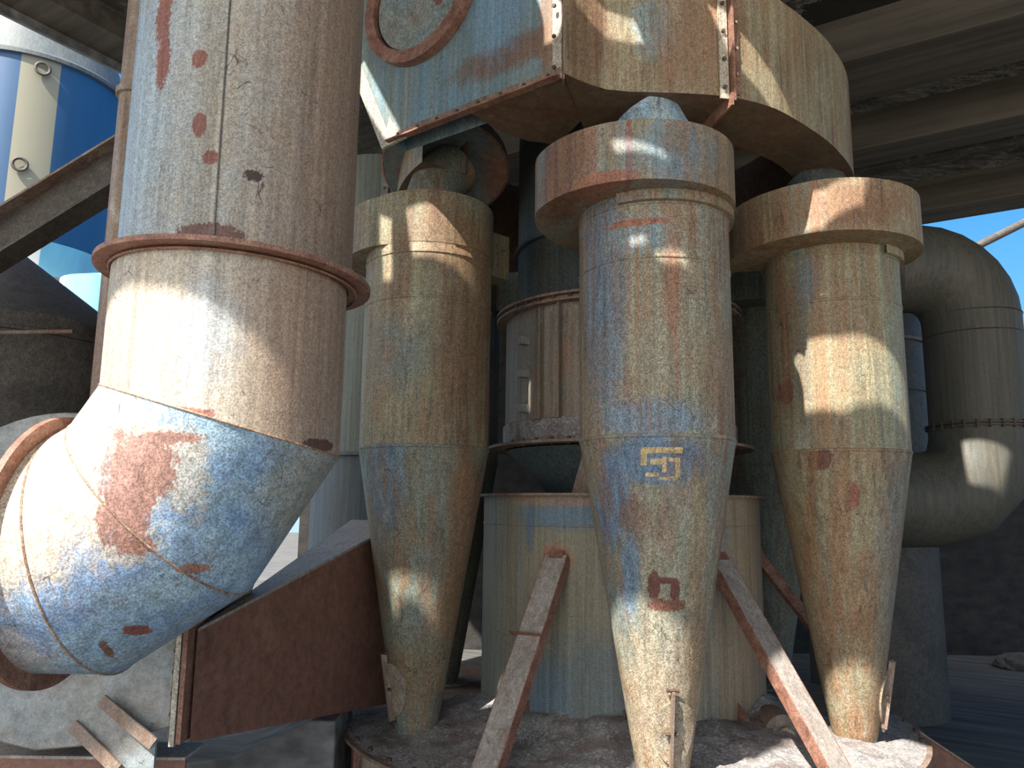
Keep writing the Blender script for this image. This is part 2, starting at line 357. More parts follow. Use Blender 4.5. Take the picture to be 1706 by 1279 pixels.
elb = rel(loc, [
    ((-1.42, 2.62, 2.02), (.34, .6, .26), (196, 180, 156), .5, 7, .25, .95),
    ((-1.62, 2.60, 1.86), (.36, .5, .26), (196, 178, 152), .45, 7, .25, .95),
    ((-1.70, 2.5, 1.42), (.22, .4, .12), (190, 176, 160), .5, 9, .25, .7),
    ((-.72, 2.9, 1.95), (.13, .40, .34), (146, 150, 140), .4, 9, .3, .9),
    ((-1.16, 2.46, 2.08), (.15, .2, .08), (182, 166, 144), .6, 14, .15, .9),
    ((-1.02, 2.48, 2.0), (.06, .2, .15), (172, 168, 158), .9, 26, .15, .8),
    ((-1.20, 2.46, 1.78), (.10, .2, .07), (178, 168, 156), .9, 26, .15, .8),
    ((-1.172, 2.462, 2.01), (.115, .25, .13), (140, 94, 80), .62, 9),
    ((-1.205, 2.467, 1.86), (.075, .25, .12), (140, 94, 80), .62, 9),
    ((-1.08, 2.47, 2.11), (.10, .2, .022), (140, 94, 80), .9, 16),
    ((-1.16, 2.48, 1.77), (.05, .2, .02), (150, 96, 72), .9, 20), ((-1.02, 2.52, 1.70), (.05, .2, .015), (150, 96, 72), .9, 20), ((-1.11, 2.46, 1.98), (.05, .2, .05), (140, 96, 80), .9, 16),
    ((-1.216, 2.66, 1.496), (.035, .15, .02), (132, 66, 50), .6, 30),
    ((-1.31, 2.66, 1.44), (.012, .15, .04), (120, 80, 66), .9, 40)])
m_elb = weathered('elbow_blue_paint', (92, 142, 188), (134, 168, 190), (140, 100, 100), .55, .12, elb, seed=3, streak=4, speck=.3, scratch=.8, tint=(84, 128, 190), flat=True)
m = M(); m.lathe([(.42, 2.74), (.42, 5.99)], (PX, PY)); m.build('upper_pipe', m_up, t)
m = M(); m.cyl((PX+.06, PY-.4195, 2.78), (PX+.045, PY-.4195, 5.99), .0035, 6); m.build('seam_weld', weathered('seam_dirt', (96, 88, 80), (110, 100, 90), (80, 60, 50)), t)
TF = Matrix.Translation((PX, PY, 2.745)) @ Matrix.Rotation(R(1.7), 4, 'Y')
m = M(TF); m.lathe([(.41, -.009), (.495, -.009), (.495, .009), (.41, .009)]); fl = m.build('flange_ring', m_rust, t)
m = M()
m.xf = TF
for zz, rr in ((.009, .440), (-.023, .440)): m.lathe([(rr, zz), (rr+.006, zz+.006), (rr-.02, zz+.014)])
m.build('flange_weld', m_rust, t)
Pp = [(-1.06, PY, 2.75), (-1.06, PY, 2.206), (-1.253, PY, 1.894), (-1.49, PY, 1.74), (-1.62, PY, 1.74)]
full = M(); full.tube(Pp, .42, 128); RG = full.rings
for k, (nm, mt) in enumerate([('elbow_top_segment', m_lo), ('elbow_segment', m_elb), ('elbow_segment', m_elb), ('elbow_end_segment', m_elb)]):
    m = M(); n = 128; m.add(RG[k]+RG[k+1], [[i, (i+1) % n, n+(i+1) % n, n+i] for i in range(n)]); m.build(nm, mt, t)
m_weld = weathered('rusty_weld', (150, 120, 96), (160, 130, 100), (116, 66, 42), .5, .6, streak=20, flat=True, scratch=0)
for k in (1, 2, 3):
    m = M(); m.loop(RG[k], .0045); m.build('weld_seam', m_weld, t)
m = M(); m.xf = Matrix.Translation((-1.62, PY, 1.74)) @ Matrix.Rotation(R(90), 4, 'Y')
m.lathe([(.40, -.012), (.475, -.012), (.475, .012), (.40, .012)]); m.build('end_flange', m_rust, t)
m = M(); m.tube([(-1.632, PY, 1.74), (-1.645, PY, 1.74)], .43, 64); m.build('end_cover', m_rust, t)

# ------------------------------------------------------------------ six cyclones round the drum
CX, CY, RING = .755, 5.535, 1.455
YB = (.6)
def cyclone(cx, cy, outward, label, mats, detail, sc=1.0):
    rz = outward+90
    X = Matrix.Translation((cx, cy, 0)) @ Matrix.Rotation(R(rz), 4, 'Z')
    t = thing('cyclone_separator', label, 'cyclone', (cx, cy, .585), 'cyclones round the drum')
    mc, mk, ms = mats
    mm = lambda: M(X)
    mm().lathe([(.115, .60), (.13, .66), (.40, 2.245), (.4055, 2.252), (.4055, 2.262), (.40, 2.268)]).build('cone', mk, t)
    mm().lathe([(.40, 2.268), (.40, 3.13), (.4045, 3.134), (.4045, 3.144), (.40, 3.148), (.40, 3.41), (.405, 3.413), (.405, 3.422), (.402, 3.43), (.402, 3.79)]).build('cylinder', mc, t)
    # spiral inlet scroll: wide on its inlet side, running in to the wall
    pts = []
    def rad(a):
        if a < 100: return .408
        if a <= 190: return .645
        if a <= 300: return .645-(a-190)/110*(.15 if detail != 1 else .241)
        return (.495 if detail != 1 else .404)-(a-300)/60*(.087 if detail != 1 else 0)
    n = 90; vs = []; fs = []
    A = [i*360/n for i in range(n+1)]
    m = mm(); zb, zt = 3.475, 3.785
    for i in range(n):
        a, b = A[i], A[i+1]; ra, rb = rad(a), rad(b)
        if i == 25: ra, rb = rad(101), rad(104)
        pa = (ra*math.cos(R(a)), ra*math.sin(R(a))); pb = (rb*math.cos(R(b)), rb*math.sin(R(b)))
        ia = (.38*math.cos(R(a)), .38*math.sin(R(a))); ib = (.38*math.cos(R(b)), .38*math.sin(R(b)))
        m.add([(*pa, zb), (*pb, zb), (*pb, zt), (*pa, zt), (*ia, zb), (*ib, zb), (0, 0, zt+.01)], [[0, 1, 2, 3], [4, 5, 1, 0], [3, 2, 6]])
    m.build('inlet_scroll', ms, t)
    if detail != 1: mm().lathe([(.402, 3.42), (.43, 3.424), (.43, 3.476)], a0=235, a1=385).build('scroll_lip', ms, t)
    mm().lathe([(.40, 3.787), (.404, 3.79), (.404, 3.80), (.17, 3.802)]).build('top_plate', ms, t)
    if not detail: mm().lathe([(.165, 3.80), (.165, 4.06)], n=48).build('outlet_pipe', ms, t)
    mm().lathe([(.0, .60), (.20, .60), (.20, .585), (0, .585)], n=48).build('base_flange', m_lit if detail == 3 else m_dustmetal, t)
    if detail:
        h = mm()       # round clean-out hatch set in the cone, held by a strap
        def cone_pt(a, z, off): 
            r = .13+(z-.66)*.27/1.585+off; return Vector((r*math.cos(a), r*math.sin(a), z))
        ha = R(-78); hz = .86; vs = []; n = 28
        ring = []
        for i in range(n):
            q = 2*math.pi*i/n; z = hz+.15*math.sin(q); ring.append(cone_pt(ha+.62*math.cos(q), z, .012))
        ring2 = [cone_pt(ha+.62*math.cos(2*math.pi*i/n), hz+.15*math.sin(2*math.pi*i/n), -.01) for i in range(n)]
        cen = cone_pt(ha, hz, .012)
        h.add(ring+ring2+[cen], [[i, (i+1) % n, 2*n] for i in range(n)]+[[i, n+i, n+(i+1) % n, (i+1) % n] for i in range(n)])
        hb = h.build('hatch', m_hatch, t)
        s = mm(); a = R(-86)
        p0 = cone_pt(a, .68, .022); p1 = cone_pt(a, 1.06, .026)
        s.bar(p0, p1, .012, .035, up=(math.cos(a), math.sin(a), 0)); s.build('hatch_strap', m_brown, hb)
        for zz in (.675, .86, 1.065):
            b = mm(); p = cone_pt(a, zz, .022); d = Vector((math.sin(a), -math.cos(a), 0))
            b.cyl(p-d*.03, p+d*.03, .009, 8); b.build('hatch_bolt', m_bolt, hb)
    return t
m_dustmetal = weathered('dusty_base_flange', (120, 122, 118), (140, 136, 128), (100, 90, 76), .5, .2, scratch=.1, streak=9, flat=True)
m_hatch = weathered('hatch_plate', (150, 146, 136), (158, 140, 110), (130, 92, 56), .5, .4, scratch=.1, streak=9, flat=True)
BR, BG = (120, 96, 62), (112, 116, 104)
l1, l2, l3 = (-.542, 4.88), (.76, 4.093), (2.021, 4.823)
def L3(p): return (p[0], p[1], .585)
c1c = weathered('cyclone_one_body', (124, 130, 112), (144, 136, 102), (116, 74, 42), .62, .55, rel(L3(l1), [
    ((-.35, 4.5, 3.5), (.4, .3, .18), (128, 90, 50), .5, 12, .3, .6), ((-.30, 4.6, 2.9), (.16, .4, .5), (118, 86, 54), .4, 8, .4, .8),
    ((-.70, 4.5, 2.8), (.18, .3, .22), (112, 126, 122), .5, 8, .4, .8)]), seed=12, streak=7, scratch=.6, speck=.34)
c1k = weathered('cyclone_one_cone', (104, 126, 126), (128, 136, 118), (130, 86, 44), .45, .35, rel(L3(l1), [
    ((-.734, 4.567, 2.05), (.13, .3, .3), (92, 126, 148), .45, 8, .3, .8), ((-.26, 4.7, 1.80), (.09, .5, .5), (134, 92, 46), .4, 10, .3, .8),
    ((-.34, 4.7, 1.35), (.08, .5, .3), (128, 94, 50), .4, 10, .3, .8), ((-.5, 4.6, .95), (.3, .4, .2), (128, 108, 70), .5, 10, .4, .8), ((-.40, 4.7, .77), (.03, .3, .08), (84, 116, 140), .4, 20, .2, .8)]), seed=15, streak=6, scratch=.6, speck=.32)
c2c = weathered('cyclone_two_body', (116, 138, 142), (146, 142, 118), (134, 80, 46), .68, .5, rel(L3(l2), [
    ((.46, 3.83, 3.0), (.10, .3, .62), (96, 126, 148), .4, 7, .3, .85), ((.66, 3.70, 2.33), (.24, .2, .10), (98, 134, 164), .5, 9, .3, .75),
    ((.62, 3.72, 3.26), (.16, .2, .09), (120, 156, 170), .6, 12, .3, .8), ((.60, 3.71, 3.32), (.17, .2, .02), (150, 74, 36), .8, 28),
    ((.78, 3.69, 2.95), (.03, .2, .30), (160, 92, 56), .5, 14, .4, .7)]), seed=18, streak=8, scratch=.6, speck=.36)
c2k = weathered('cyclone_two_cone', (110, 134, 140), (146, 144, 120), (140, 88, 50), .55, .4, rel(L3(l2), [
    ((.70, 3.73, 2.14), (.25, .3, .12), (76, 116, 152), .3, 8, .2, .9), ((.50, 3.88, 1.95), (.07, .3, .22), (76, 118, 156), .5, 9, .3, .85),
    ((.58, 3.85, 1.60), (.04, .3, .22), (84, 124, 156), .5, 12, .3, .8), ((.60, 3.79, 1.88), (.07, .3, .10), (122, 80, 56), 1.0, 14, .3, .6),
    ((.685, 3.82, 1.55), (.028, .3, .07), (104, 50, 34), .25, 30), ((.784, 3.82, 1.53), (.024, .3, .06), (104, 50, 34), .25, 30), ((.73, 3.82, 1.575), (.07, .3, .016), (104, 50, 34), .3, 30), ((.75, 3.82, 1.46), (.09, .3, .03), (122, 66, 42), .7, 30),
    ((.74, 3.75, 1.85), (.05, .3, .16), (124, 84, 60), 1.0, 14, .3, .5), ((.76, 3.9, .85), (.3, .3, .42), (168, 148, 118), .5, 9, .4, .75), ((.90, 3.9, 1.4), (.05, .3, .8), (150, 118, 72), .4, 12, .4, .6)]), seed=21, streak=7, scratch=.6, speck=.34)
c2s = weathered('cyclone_two_scroll', (116, 146, 152), (142, 128, 96), (136, 74, 42), .5, .5, rel(L3(l2), [
    ((.25, 3.75, 3.6), (.10, .4, .3), (112, 66, 42), .4, 10, .25, .9), ((.42, 3.62, 3.50), (.17, .3, .035), (150, 84, 46), .7, 20), ((.555, 3.58, 3.62), (.02, .2, .2), (130, 72, 40), .7, 24),
    ((1.12, 3.9, 3.6), (.16, .4, .4), (146, 122, 80), .4, 8, .4, .8), ((.8, 3.58, 3.63), (.24, .2, .14), (100, 134, 152), .5, 7, .4, .7)]), seed=24, streak=7, scratch=.6, speck=.3)
c3c = weathered('cyclone_three_body', (124, 142, 132), (148, 144, 110), (136, 86, 48), .6, .5, rel(L3(l3), [
    ((1.76, 4.52, 3.27), (.06, .3, .16), (92, 132, 156), .5, 8, .3, .85), ((1.72, 4.55, 2.9), (.03, .3, .55), (90, 136, 140), .4, 10, .4, .6), ((1.80, 4.5, 2.7), (.03, .3, .7), (150, 104, 50), .4, 10, .4, .7),
    ((1.653, 4.665, 2.62), (.03, .3, .07), (130, 72, 56), .7, 26)]), seed=27, streak=8, scratch=.5, speck=.3)
c3k = weathered('cyclone_three_cone', (120, 130, 118), (150, 136, 98), (142, 92, 46), .62, .55, rel(L3(l3), [
    ((1.784, 4.512, 2.20), (.065, .3, .06), (116, 64, 40), .3, 20), ((1.942, 4.474, 2.0), (.035, .3, .08), (136, 62, 34), .3, 20, .3), ((1.88, 4.5, 1.9), (.05, .3, .5), (146, 98, 44), .45, 12, .3, .7),
    ((1.75, 4.6, 1.9), (.02, .3, .6), (150, 104, 52), .4, 12, .3, .7), ((2.2, 4.6, 1.7), (.12, .3, .8), (124, 130, 124), .4, 8, .4, .7)]), seed=30, streak=8, scratch=.5, speck=.32)
c3s = weathered('cyclone_three_scroll', (138, 146, 126), (156, 138, 98), (134, 84, 50), .6, .6, rel(L3(l3), [
    ((1.92, 4.3, 3.62), (.26, .4, .14), (132, 84, 52), .5, 9, .35, .8), ((1.72, 4.35, 3.60), (.02, .3, .25), (156, 96, 48), .4, 14, .3, .8)]), seed=33, streak=7, scratch=.5, speck=.28)
cyc1 = cyclone(*l1, -152.5, 'rusty brown cyclone with a grey-blue cone, nearest the big foreground pipe', (c1c, c1k, c1c), 1)
cyc2 = cyclone(*l2, -90, 'blue and brown streaked cyclone with faded yellow paint mark, frontmost of the cyclones', (c2c, c2k, c2s), 2)
cyc3 = cyclone(*l3, -30, 'ochre streaked cyclone at the right with two red patches on its cone', (c3c, c3k, c3s), 3)
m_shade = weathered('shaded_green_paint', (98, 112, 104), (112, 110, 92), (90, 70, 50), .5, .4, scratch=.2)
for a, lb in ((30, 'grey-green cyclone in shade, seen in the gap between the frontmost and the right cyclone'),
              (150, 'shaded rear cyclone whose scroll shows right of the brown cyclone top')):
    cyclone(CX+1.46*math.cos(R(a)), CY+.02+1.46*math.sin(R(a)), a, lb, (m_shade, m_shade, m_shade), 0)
# faded yellow stencil fragments on the front cyclone's cone
m_yel = weathered('faded_yellow_paint', (214, 176, 88), (190, 166, 108), (120, 110, 90), .4, .5, streak=30, flat=True, scratch=.4, speck=.3)
def mark(strokes):
    m = M(); cx, cy = l2
    for (xa, za, xb, zb) in strokes:
        n = 8; vs = []; fs = []
        for i in range(n+1):
            for z in (za, zb):
                x = xa+(xb-xa)*i/n
                r = .13+(z-.66)*.27/1.585+.0012
                jit = .003*noise.noise((x*90, z*90, 0))
                vs.append((x, cy-math.sqrt(max(r*r-(x-cx)**2, 0)), z+jit))
        fs = [[2*i, 2*i+2, 2*i+3, 2*i+1] for i in range(n)]
        m.add(vs, fs)
    return m
mk = mark([(.617, 2.172, .812, 2.20), (.617, 2.115, .645, 2.172), (.66, 2.118, .715, 2.145), (.715, 2.08, .735, 2.155), (.745, 2.13, .80, 2.15), (.775, 2.055, .80, 2.13), (.64, 2.062, .70, 2.08), (.70, 2.045, .79, 2.060)])
mk.build('painted_mark', m_yel, cyc2)

# ------------------------------------------------------------------ central drum, classifier, column
t = thing('mill_drum', 'wide grey-blue and buff steel drum standing in the middle between the cyclones', 'drum', (CX, CY, .58))
dl = (CX, CY, .58)
m_drum = weathered('drum_paint', (106, 128, 134), (138, 132, 108), (130, 84, 56), .6, .3, rel(dl, [
    ((.35, 4.7, 1.88), (.30, .4, .09), (92, 124, 146), .3, 8, .3, .9), ((.12, 4.9, 1.80), (.025, .4, .14), (84, 118, 146), .4, 12, .3, .8),
    ((.30, 4.7, 1.97), (.5, .4, .05), (158, 124, 94), .4, 9, .3, .8), ((.22, 4.7, .80), (.14, .4, .22), (88, 122, 150), .6, 10, .3, .8), ((.45, 4.65, .9), (.3, .4, .28), (96, 118, 126), .5, 8, .4, .7),
    ((1.5, 5.2, 1.2), (.34, 1, 1.2), (156, 134, 104), .35, 6, .4, .85), ((.28, 4.7, 1.62), (.09, .3, .08), (160, 104, 62), .7, 16), ((.10, 4.9, 1.2), (.06, .4, .4), (150, 140, 120), .4, 10, .4, .6)]), seed=40, streak=4, scratch=.3, speck=.16)
M().lathe([(.94, .58), (.94, 1.80), (.944, 1.805), (.944, 1.812), (.94, 1.817), (.94, 1.995)], (CX, CY)).build('drum_body', m_drum, t)
M().lathe([(.94, 1.985), (.985, 1.985), (.985, 2.0), (.6, 2.0)], (CX, CY)).build('top_flange', m_brown, t)
for a in (-133, -97, -52):
    c_, s_ = math.cos(R(a)), math.sin(R(a))
    m = M(); m.prism([(CX+.94*c_, CY+.94*s_, .58), (CX+1.02*c_, CY+1.02*s_, .58), (CX+1.02*c_, CY+1.02*s_, .72), (CX+.94*c_, CY+.94*s_, .80)], (-.012*s_, .012*c_, 0)); m.build('foot_gusset', m_rust, t)
m = M(); m.cyl((1.56, CY-.62, .66), (1.56, CY-.86, .66), .11, 28); lg = m.build('inspection_port', m_brown, t)
M().cyl((1.56, CY-.86, .66), (1.56, CY-.90, .66), .05, 20).build('port_boss', m_hatch, lg)

t = thing('classifier', 'dusty dark cylinder with bolted flanges standing on a cone above the central drum', 'machine', (CX, CY, 2.0))
m_cls = weathered('classifier_paint', (116, 122, 116), (138, 122, 104), (122, 78, 60), .55, .35, seed=44, streak=6, scratch=.5, speck=.2)
m_clsc = weathered('classifier_cone_paint', (70, 96, 104), (92, 104, 100), (132, 90, 52), .4, .3, seed=45, streak=5, scratch=.3)
M().lathe([(.48, 2.0), (.80, 2.30)], (CX, CY)).build('cone', m_clsc, t)
M().lathe([(.80, 2.31), (.92, 2.31), (.92, 2.328), (.80, 2.328)], (CX, CY)).build('lower_flange', m_brown, t)
M().lathe([(.80, 2.328), (.80, 3.26)], (CX, CY)).build('body', m_cls, t)
M().lathe([(.80, 2.335), (.815, 2.335), (.815, 2.47), (.80, 2.48)], (CX, CY)).build('dust_band', m_dust, t)
M().lathe([(.80, 3.21), (.87, 3.21), (.87, 3.225), (.83, 3.228), (.83, 3.25), (.87, 3.252), (.87, 3.268), (.55, 3.30)], (CX, CY)).build('upper_flange', m_brown, t)
for a in (-134, -124, -50):
    c_, s_ = math.cos(R(a)), math.sin(R(a))
    M().box((CX+.815*c_, CY+.815*s_, 2.84), (.05, .014, .74), Matrix.Rotation(R(a), 3, 'Z')).build('vertical_rib', m_cls, t)
for a in range(-150, -20, 8):
    c_, s_ = math.cos(R(a)), math.sin(R(a))
    M().cyl((CX+.848*c_, CY+.848*s_, 3.20), (CX+.848*c_, CY+.848*s_, 3.285), .011, 6).build('flange_bolt', m_bolt, t)
    M().cyl((CX+.86*c_, CY+.86*s_, 2.30), (CX+.86*c_, CY+.86*s_, 2.35), .011, 6).build('flange_bolt', m_bolt, t)
for zz in (2.55, 2.78, 3.0):
    a = -145; c_, s_ = math.cos(R(a)), math.sin(R(a))
    M().box((CX+.83*c_, CY+.83*s_, zz), (.07, .05, .05), Matrix.Rotation(R(a), 3, 'Z')).build('latch', m_fan, t)
for a in (-112, -48):
    c_, s_ = math.cos(R(a)), math.sin(R(a)); d = Vector((-s_, c_, 0))
    m = M(); p = Vector((CX, CY, 0))+Vector((c_, s_, 0))*.74
    q = Vector((CX, CY, 0))+Vector((c_, s_, 0))*.80
    m.add([p-d*.11+Vector((0, 0, 2.0)), p+d*.11+Vector((0, 0, 2.0)), q+Vector((0, 0, 2.31)), Vector((CX, CY, 0))+Vector((c_, s_, 0))*.50+Vector((0, 0, 2.02))], [[0, 1, 2], [0, 2, 3], [1, 3, 2], [0, 3, 1]]); m.build('gusset', m_brown, t)
t = thing('riser_column', 'dark teal riser column above the classifier, behind the cyclone tops', 'column', (CX, CY, 3.30))
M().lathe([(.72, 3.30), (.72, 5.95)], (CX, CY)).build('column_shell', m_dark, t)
M().lathe([(.72, 3.72), (.75, 3.72), (.75, 3.74), (.72, 3.74)], (CX, CY)).build('seam_ring', m_dark, t)

# platform
t = thing('round_platform', 'round dusty steel platform that carries the drum and the cyclones', 'platform', (CX, CY, 0))
M().lathe([(0, .565), (1.85, .565), (1.85, .583), (0, .583)], (CX, CY), 128).build('top_plate', m_brown, t)
m_skirt = weathered('base_skirt_paint', (168, 158, 140), (178, 160, 130), (140, 96, 64), .5, .3, streak=3, seed=50)
M().lathe([(1.76, 0), (1.76, .565)], (CX, CY), 128).build('skirt', m_skirt, t)
for a in range(-170, 0, 14):
    c_, s_ = math.cos(R(a)), math.sin(R(a))
    M().box((CX+1.785*c_, CY+1.785*s_, .2825), (.045, .05, .563), Matrix.Rotation(R(a), 3, 'Z')).build('skirt_post', m_rust, t)
for a in list(range(178, 232, 7))+[338, 345, 352]:
    c_, s_ = math.cos(R(a)), math.sin(R(a))
    M().cyl((CX+1.80*c_, CY+1.80*s_, .583), (CX+1.80*c_, CY+1.80*s_, .603), .014, 6).build('rim_bolt', m_bolt, t)
# dust lying on it
def dust(name, label, r0, r1, a0, a1, h, seed):
    m = M(); nr, na = 40, 160; vs = []; fs = []
    for j in range(nr+1):
        for i in range(na+1):
            a = R(a0+(a1-a0)*i/na); u = j/nr; r = r0+(r1-r0)*u
            x, y = CX+r*math.cos(a), CY+r*math.sin(a)
            z = h*max(0, (1-u)**1.6)*(1+.5*noise.noise((x*3, y*3, seed)))+.035*max(0, noise.fractal((x*5, y*5, seed), .8, 2.2, 5)+.15)*(1-u**4)
            e_ = min(i, na-i)/8
            vs.append((x, y, .584+max(0, z)*min(1, e_)))
    for j in range(nr):
        for i in range(na): k = j*(na+1)+i; fs.append([k, k+1, k+na+2, k+na+1])
    m.add(vs, fs); o = m.build(name, m_dust, sharp=60); recenter(o, (CX, CY, .584)); return tag(o, label, 'dust', None, 'stuff')
dust('dust_heap', 'grey powder heaped on the round base around the drum foot', .942, 1.82, -178, -2, .15, 3)

# braces from the drum down to the base rim: channels with a dusty face and a rusty flange
def brace(a, label, w=.14, side=1, tab=False, foot_r=1.78):
    c_, s_ = math.cos(R(a)), math.sin(R(a)); d = Vector((-s_, c_, 0))
    top = Vector((CX+.965*c_, CY+.965*s_, 1.64)); foot = Vector((CX+foot_r*c_, CY+foot_r*s_, .60))
    ax = (foot-top).normalized(); nn = ax.cross(d).normalized()
    if nn.dot(Vector((c_, s_, 0))) < 0: nn = -nn
    t = thing('diagonal_brace', label, 'brace', foot, 'braces round the drum')
    def pl(name, off, ww, hh, mat):
        m = M(); x = d; y = ax; z = nn; mt = Matrix((x, y, z)).transposed(); L = (foot-top).length
        m.box((top+foot)/2+d*off[0]+nn*off[1], (ww, L, hh), mt); return m.build(name, mat, t, bevel=.002)
    pl('web', (0, 0), w, .008, m_brace)
    pl('flange', (side*w/2, -.03), .008, .068, m_rust); pl('flange', (-side*w/2, -.03), .008, .068, m_rust)
    m = M(); m.box(top-ax*.0+nn*.008, (.09, .05, .01), Matrix((d, ax, nn)).transposed()); m.build('end_lug', m_rust, t)
    if tab:
        m = M(); m.box(top.lerp(foot, .40)+nn*.012-d*.02, (.19, .004, .05), Matrix((d, ax, nn)).transposed()); m.build('cross_tab', m_rust, t)
    return t
brace(-120, 'dusty purple-grey channel brace leaning left of the frontmost cyclone', tab=True)
brace(-60, 'buff channel brace leaning right, between the frontmost and right cyclones')
brace(0, 'thin red-brown brace in shade behind the right cyclone', w=.10)

# ------------------------------------------------------------------ annular header duct overhead
HL = (CX, CY, 4.05)
t = thing('annular_header_duct', 'huge rusty ring-shaped sheet-metal duct hanging over the cyclones, with bolted flanges and a round port', 'duct', HL)
m_h1 = weathered('header_rusty_buff', (146, 152, 136), (150, 138, 104), (128, 80, 50), .7, .5, rel(HL, [
    ((.72, 3.79, 4.42), (.10, .3, .18), (124, 160, 170), .6, 10, .3, .8), ((.95, 3.8, 4.35), (.25, .3, .25), (138, 100, 70), .5, 8, .4, .7),
    ((.35, 3.75, 4.4), (.10, .4, .5), (112, 78, 44), .4, 8, .3, .8)]), seed=60, streak=6, speck=.28, scratch=.2)
m_h2 = weathered('header_right_buff', (150, 156, 140), (150, 140, 106), (124, 82, 50), .65, .45, rel(HL, [
    ((2.3, 5.0, 4.2), (.25, .8, .5), (126, 90, 58), .4, 8, .4, .8)]), seed=63, streak=8, speck=.28, scratch=.2)
m_hb = weathered('header_underside', (98, 84, 66), (112, 88, 60), (104, 66, 40), .6, .6, seed=66, streak=3, flat=True, speck=.15, scratch=.1)
m_box = weathered('transition_blue', (92, 132, 150), (120, 136, 134), (124, 80, 48), .45, .2, rel(HL, [
    ((-.02, 3.85, 4.30), (.36, .4, .09), (118, 80, 50), .55, 9, .3, .85), ((.17, 3.7, 4.55), (.05, .2, .6), (140, 100, 58), .4, 12, .3, .8), ((-.1, 3.9, 4.75), (.2, .4, .4), (98, 148, 184), .4, 8, .3, .7)]), seed=69, streak=5, speck=.2, scratch=.3)
prof = [(-105, 2.0), (-103.5, 1.93), (-101.5, 1.86), (-99, 1.80), (-95, 1.765), (-90, 1.755), (-84, 1.755), (-78, 1.76)]
prof2 = [(-78, 1.76), (-73, 1.75), (-68, 1.73), (-62, 1.69), (-56, 1.66), (-49, 1.64), (-41, 1.625), (-33, 1.625), (-26, 1.625)]+[(a, 1.61) for a in range(-18, 222, 8)]
def P2(a, r): return (CX+r*math.cos(R(a)), CY+r*math.sin(R(a)))
def ring(prof, z0, z1, ri, name, mat, matb):
    # resample finely
    q = []
    for i in range(len(prof)-1):
        for k in range(4):
            u = k/4; q.append((prof[i][0]*(1-u)+prof[i+1][0]*u, prof[i][1]*(1-u)+prof[i+1][1]*u))
    q.append(prof[-1]); n = len(q)
    m = M(); m.add([(*P2(a, r), z) for z in (z0, z1) for a, r in q], [[i, i+1, n+i+1, n+i] for i in range(n-1)])
    o = m.build(name, mat, t)
    m = M(); m.add([(*P2(a, r), z0) for a, r in q]+[(*P2(a, ri), z0) for a, r in q]+[(*P2(a, r), z1) for a, r in q]+[(*P2(a, ri), z1) for a, r in q],
        [[i, i+1, n+i+1, n+i] for i in range(n-1)]+[[2*n+i, 2*n+i+1, 3*n+i+1, 3*n+i] for i in range(n-1)]+[[n+i, n+i+1, 3*n+i+1, 3*n+i] for i in range(n-1)])
    m.build('bottom_plate', matb, o)
    return o
ring(prof, 4.05, 5.4, 1.28, 'duct_section', m_h1, m_hb)
ring(prof2, 4.05, 4.73, 1.28, 'duct_section', m_h2, m_hb)
P0 = Vector((.233, 3.66, 4.06)); P1 = Vector((-.74, 4.38, 4.05)); Q0 = Vector((.235, 3.66, 5.4)); Q1 = Vector((-1.307, 4.80, 5.4)); bk = Vector((.6, .8, 0))*.55
m = M(); m.add([P0, P1, Q1, Q0, P0+bk*.3, P1+bk*.25, Q1+bk*.6, Q0+bk*.3], [[0, 1, 2, 3], [1, 5, 6, 2], [0, 3, 7, 4], [4, 7, 6, 5], [3, 2, 6, 7]])
box = m.build('transition_box', m_box, t, sharp=15)
m = M(); m.add([P0, P0.lerp(P1, .50), (-.07, 4.24, 4.05), (.08, 4.34, 4.05), (.25, 4.38, 4.05), (.45, 3.9, 4.05)], [[0, 1, 2], [0, 2, 3], [0, 3, 4], [0, 4, 5]]); m.build('bottom_plate', m_hb, t)
fn = (P1-P0).cross(Q0-P0).normalized()
if fn.y > 0: fn = -fn
e = (P1-P0).normalized()
m = M(); m.prism([P0+fn*.006, P1+fn*.006, P1+fn*.006+Vector((-.01, 0, .05)), P0+fn*.006+Vector((0, 0, .05))], fn*.006); m.build('flange_strip', m_brown, t)
m = M(); m.prism([P0-Vector((0, 0, .012)), P1-Vector((0, 0, .012)), P1+fn*.05-Vector((0, 0, .012)), P0+fn*.05-Vector((0, 0, .012))], (0, 0, .01)); m.build('flange_strip', m_rust, t)
le = (Q1-P1).normalized()
m = M(); m.prism([P1-e*.02+fn*.004, P1+e*.06-Vector((0, 0, .03))+fn*.004, Q1+e*.05, Q1-e*.05], fn*.008); m.build('flange_strip', m_lit, t)
m = M(); m.prism([P1+e*.05-Vector((0, 0, .03)), P1-e*.14-Vector((0, 0, .012)), P1-e*.08+Vector((0, 0, .035)), P1+Vector((0, 0, .16))], fn*.02); m.build('corner_plate', m_lit, t)
m = M(); m.box(P0+Vector((-.02, .010, .67)), (.055, .012, 1.36), Matrix.Rotation(math.atan2(e.y, e.x)+math.pi, 3, 'Z')); m.build('flange_strip', m_lit, t)
m = M(); m.box(P0+Vector((.008, -.012, .66)), (.008, .075, 1.40)); m.build('flange_strip', m_rust, t)
for k in range(8):
    p = P0.lerp(P1, .06+k*.125)+fn*.012+Vector((0, 0, .025)); M().cyl(p, p+fn*.012, .010, 6).build('flange_bolt', m_bolt, t)
for k in range(7):
    p = P0+Vector((-.025, 0, .04+.17*k))+fn*.02; M().cyl(p, p+fn*.012, .011, 6).build('flange_bolt', m_bolt, t)
a = R(-78); c_, s_ = math.cos(a), math.sin(a); er = Vector((c_, s_, 0)); et = Vector((-s_, c_, 0)); cc = Vector((CX, CY, 0))
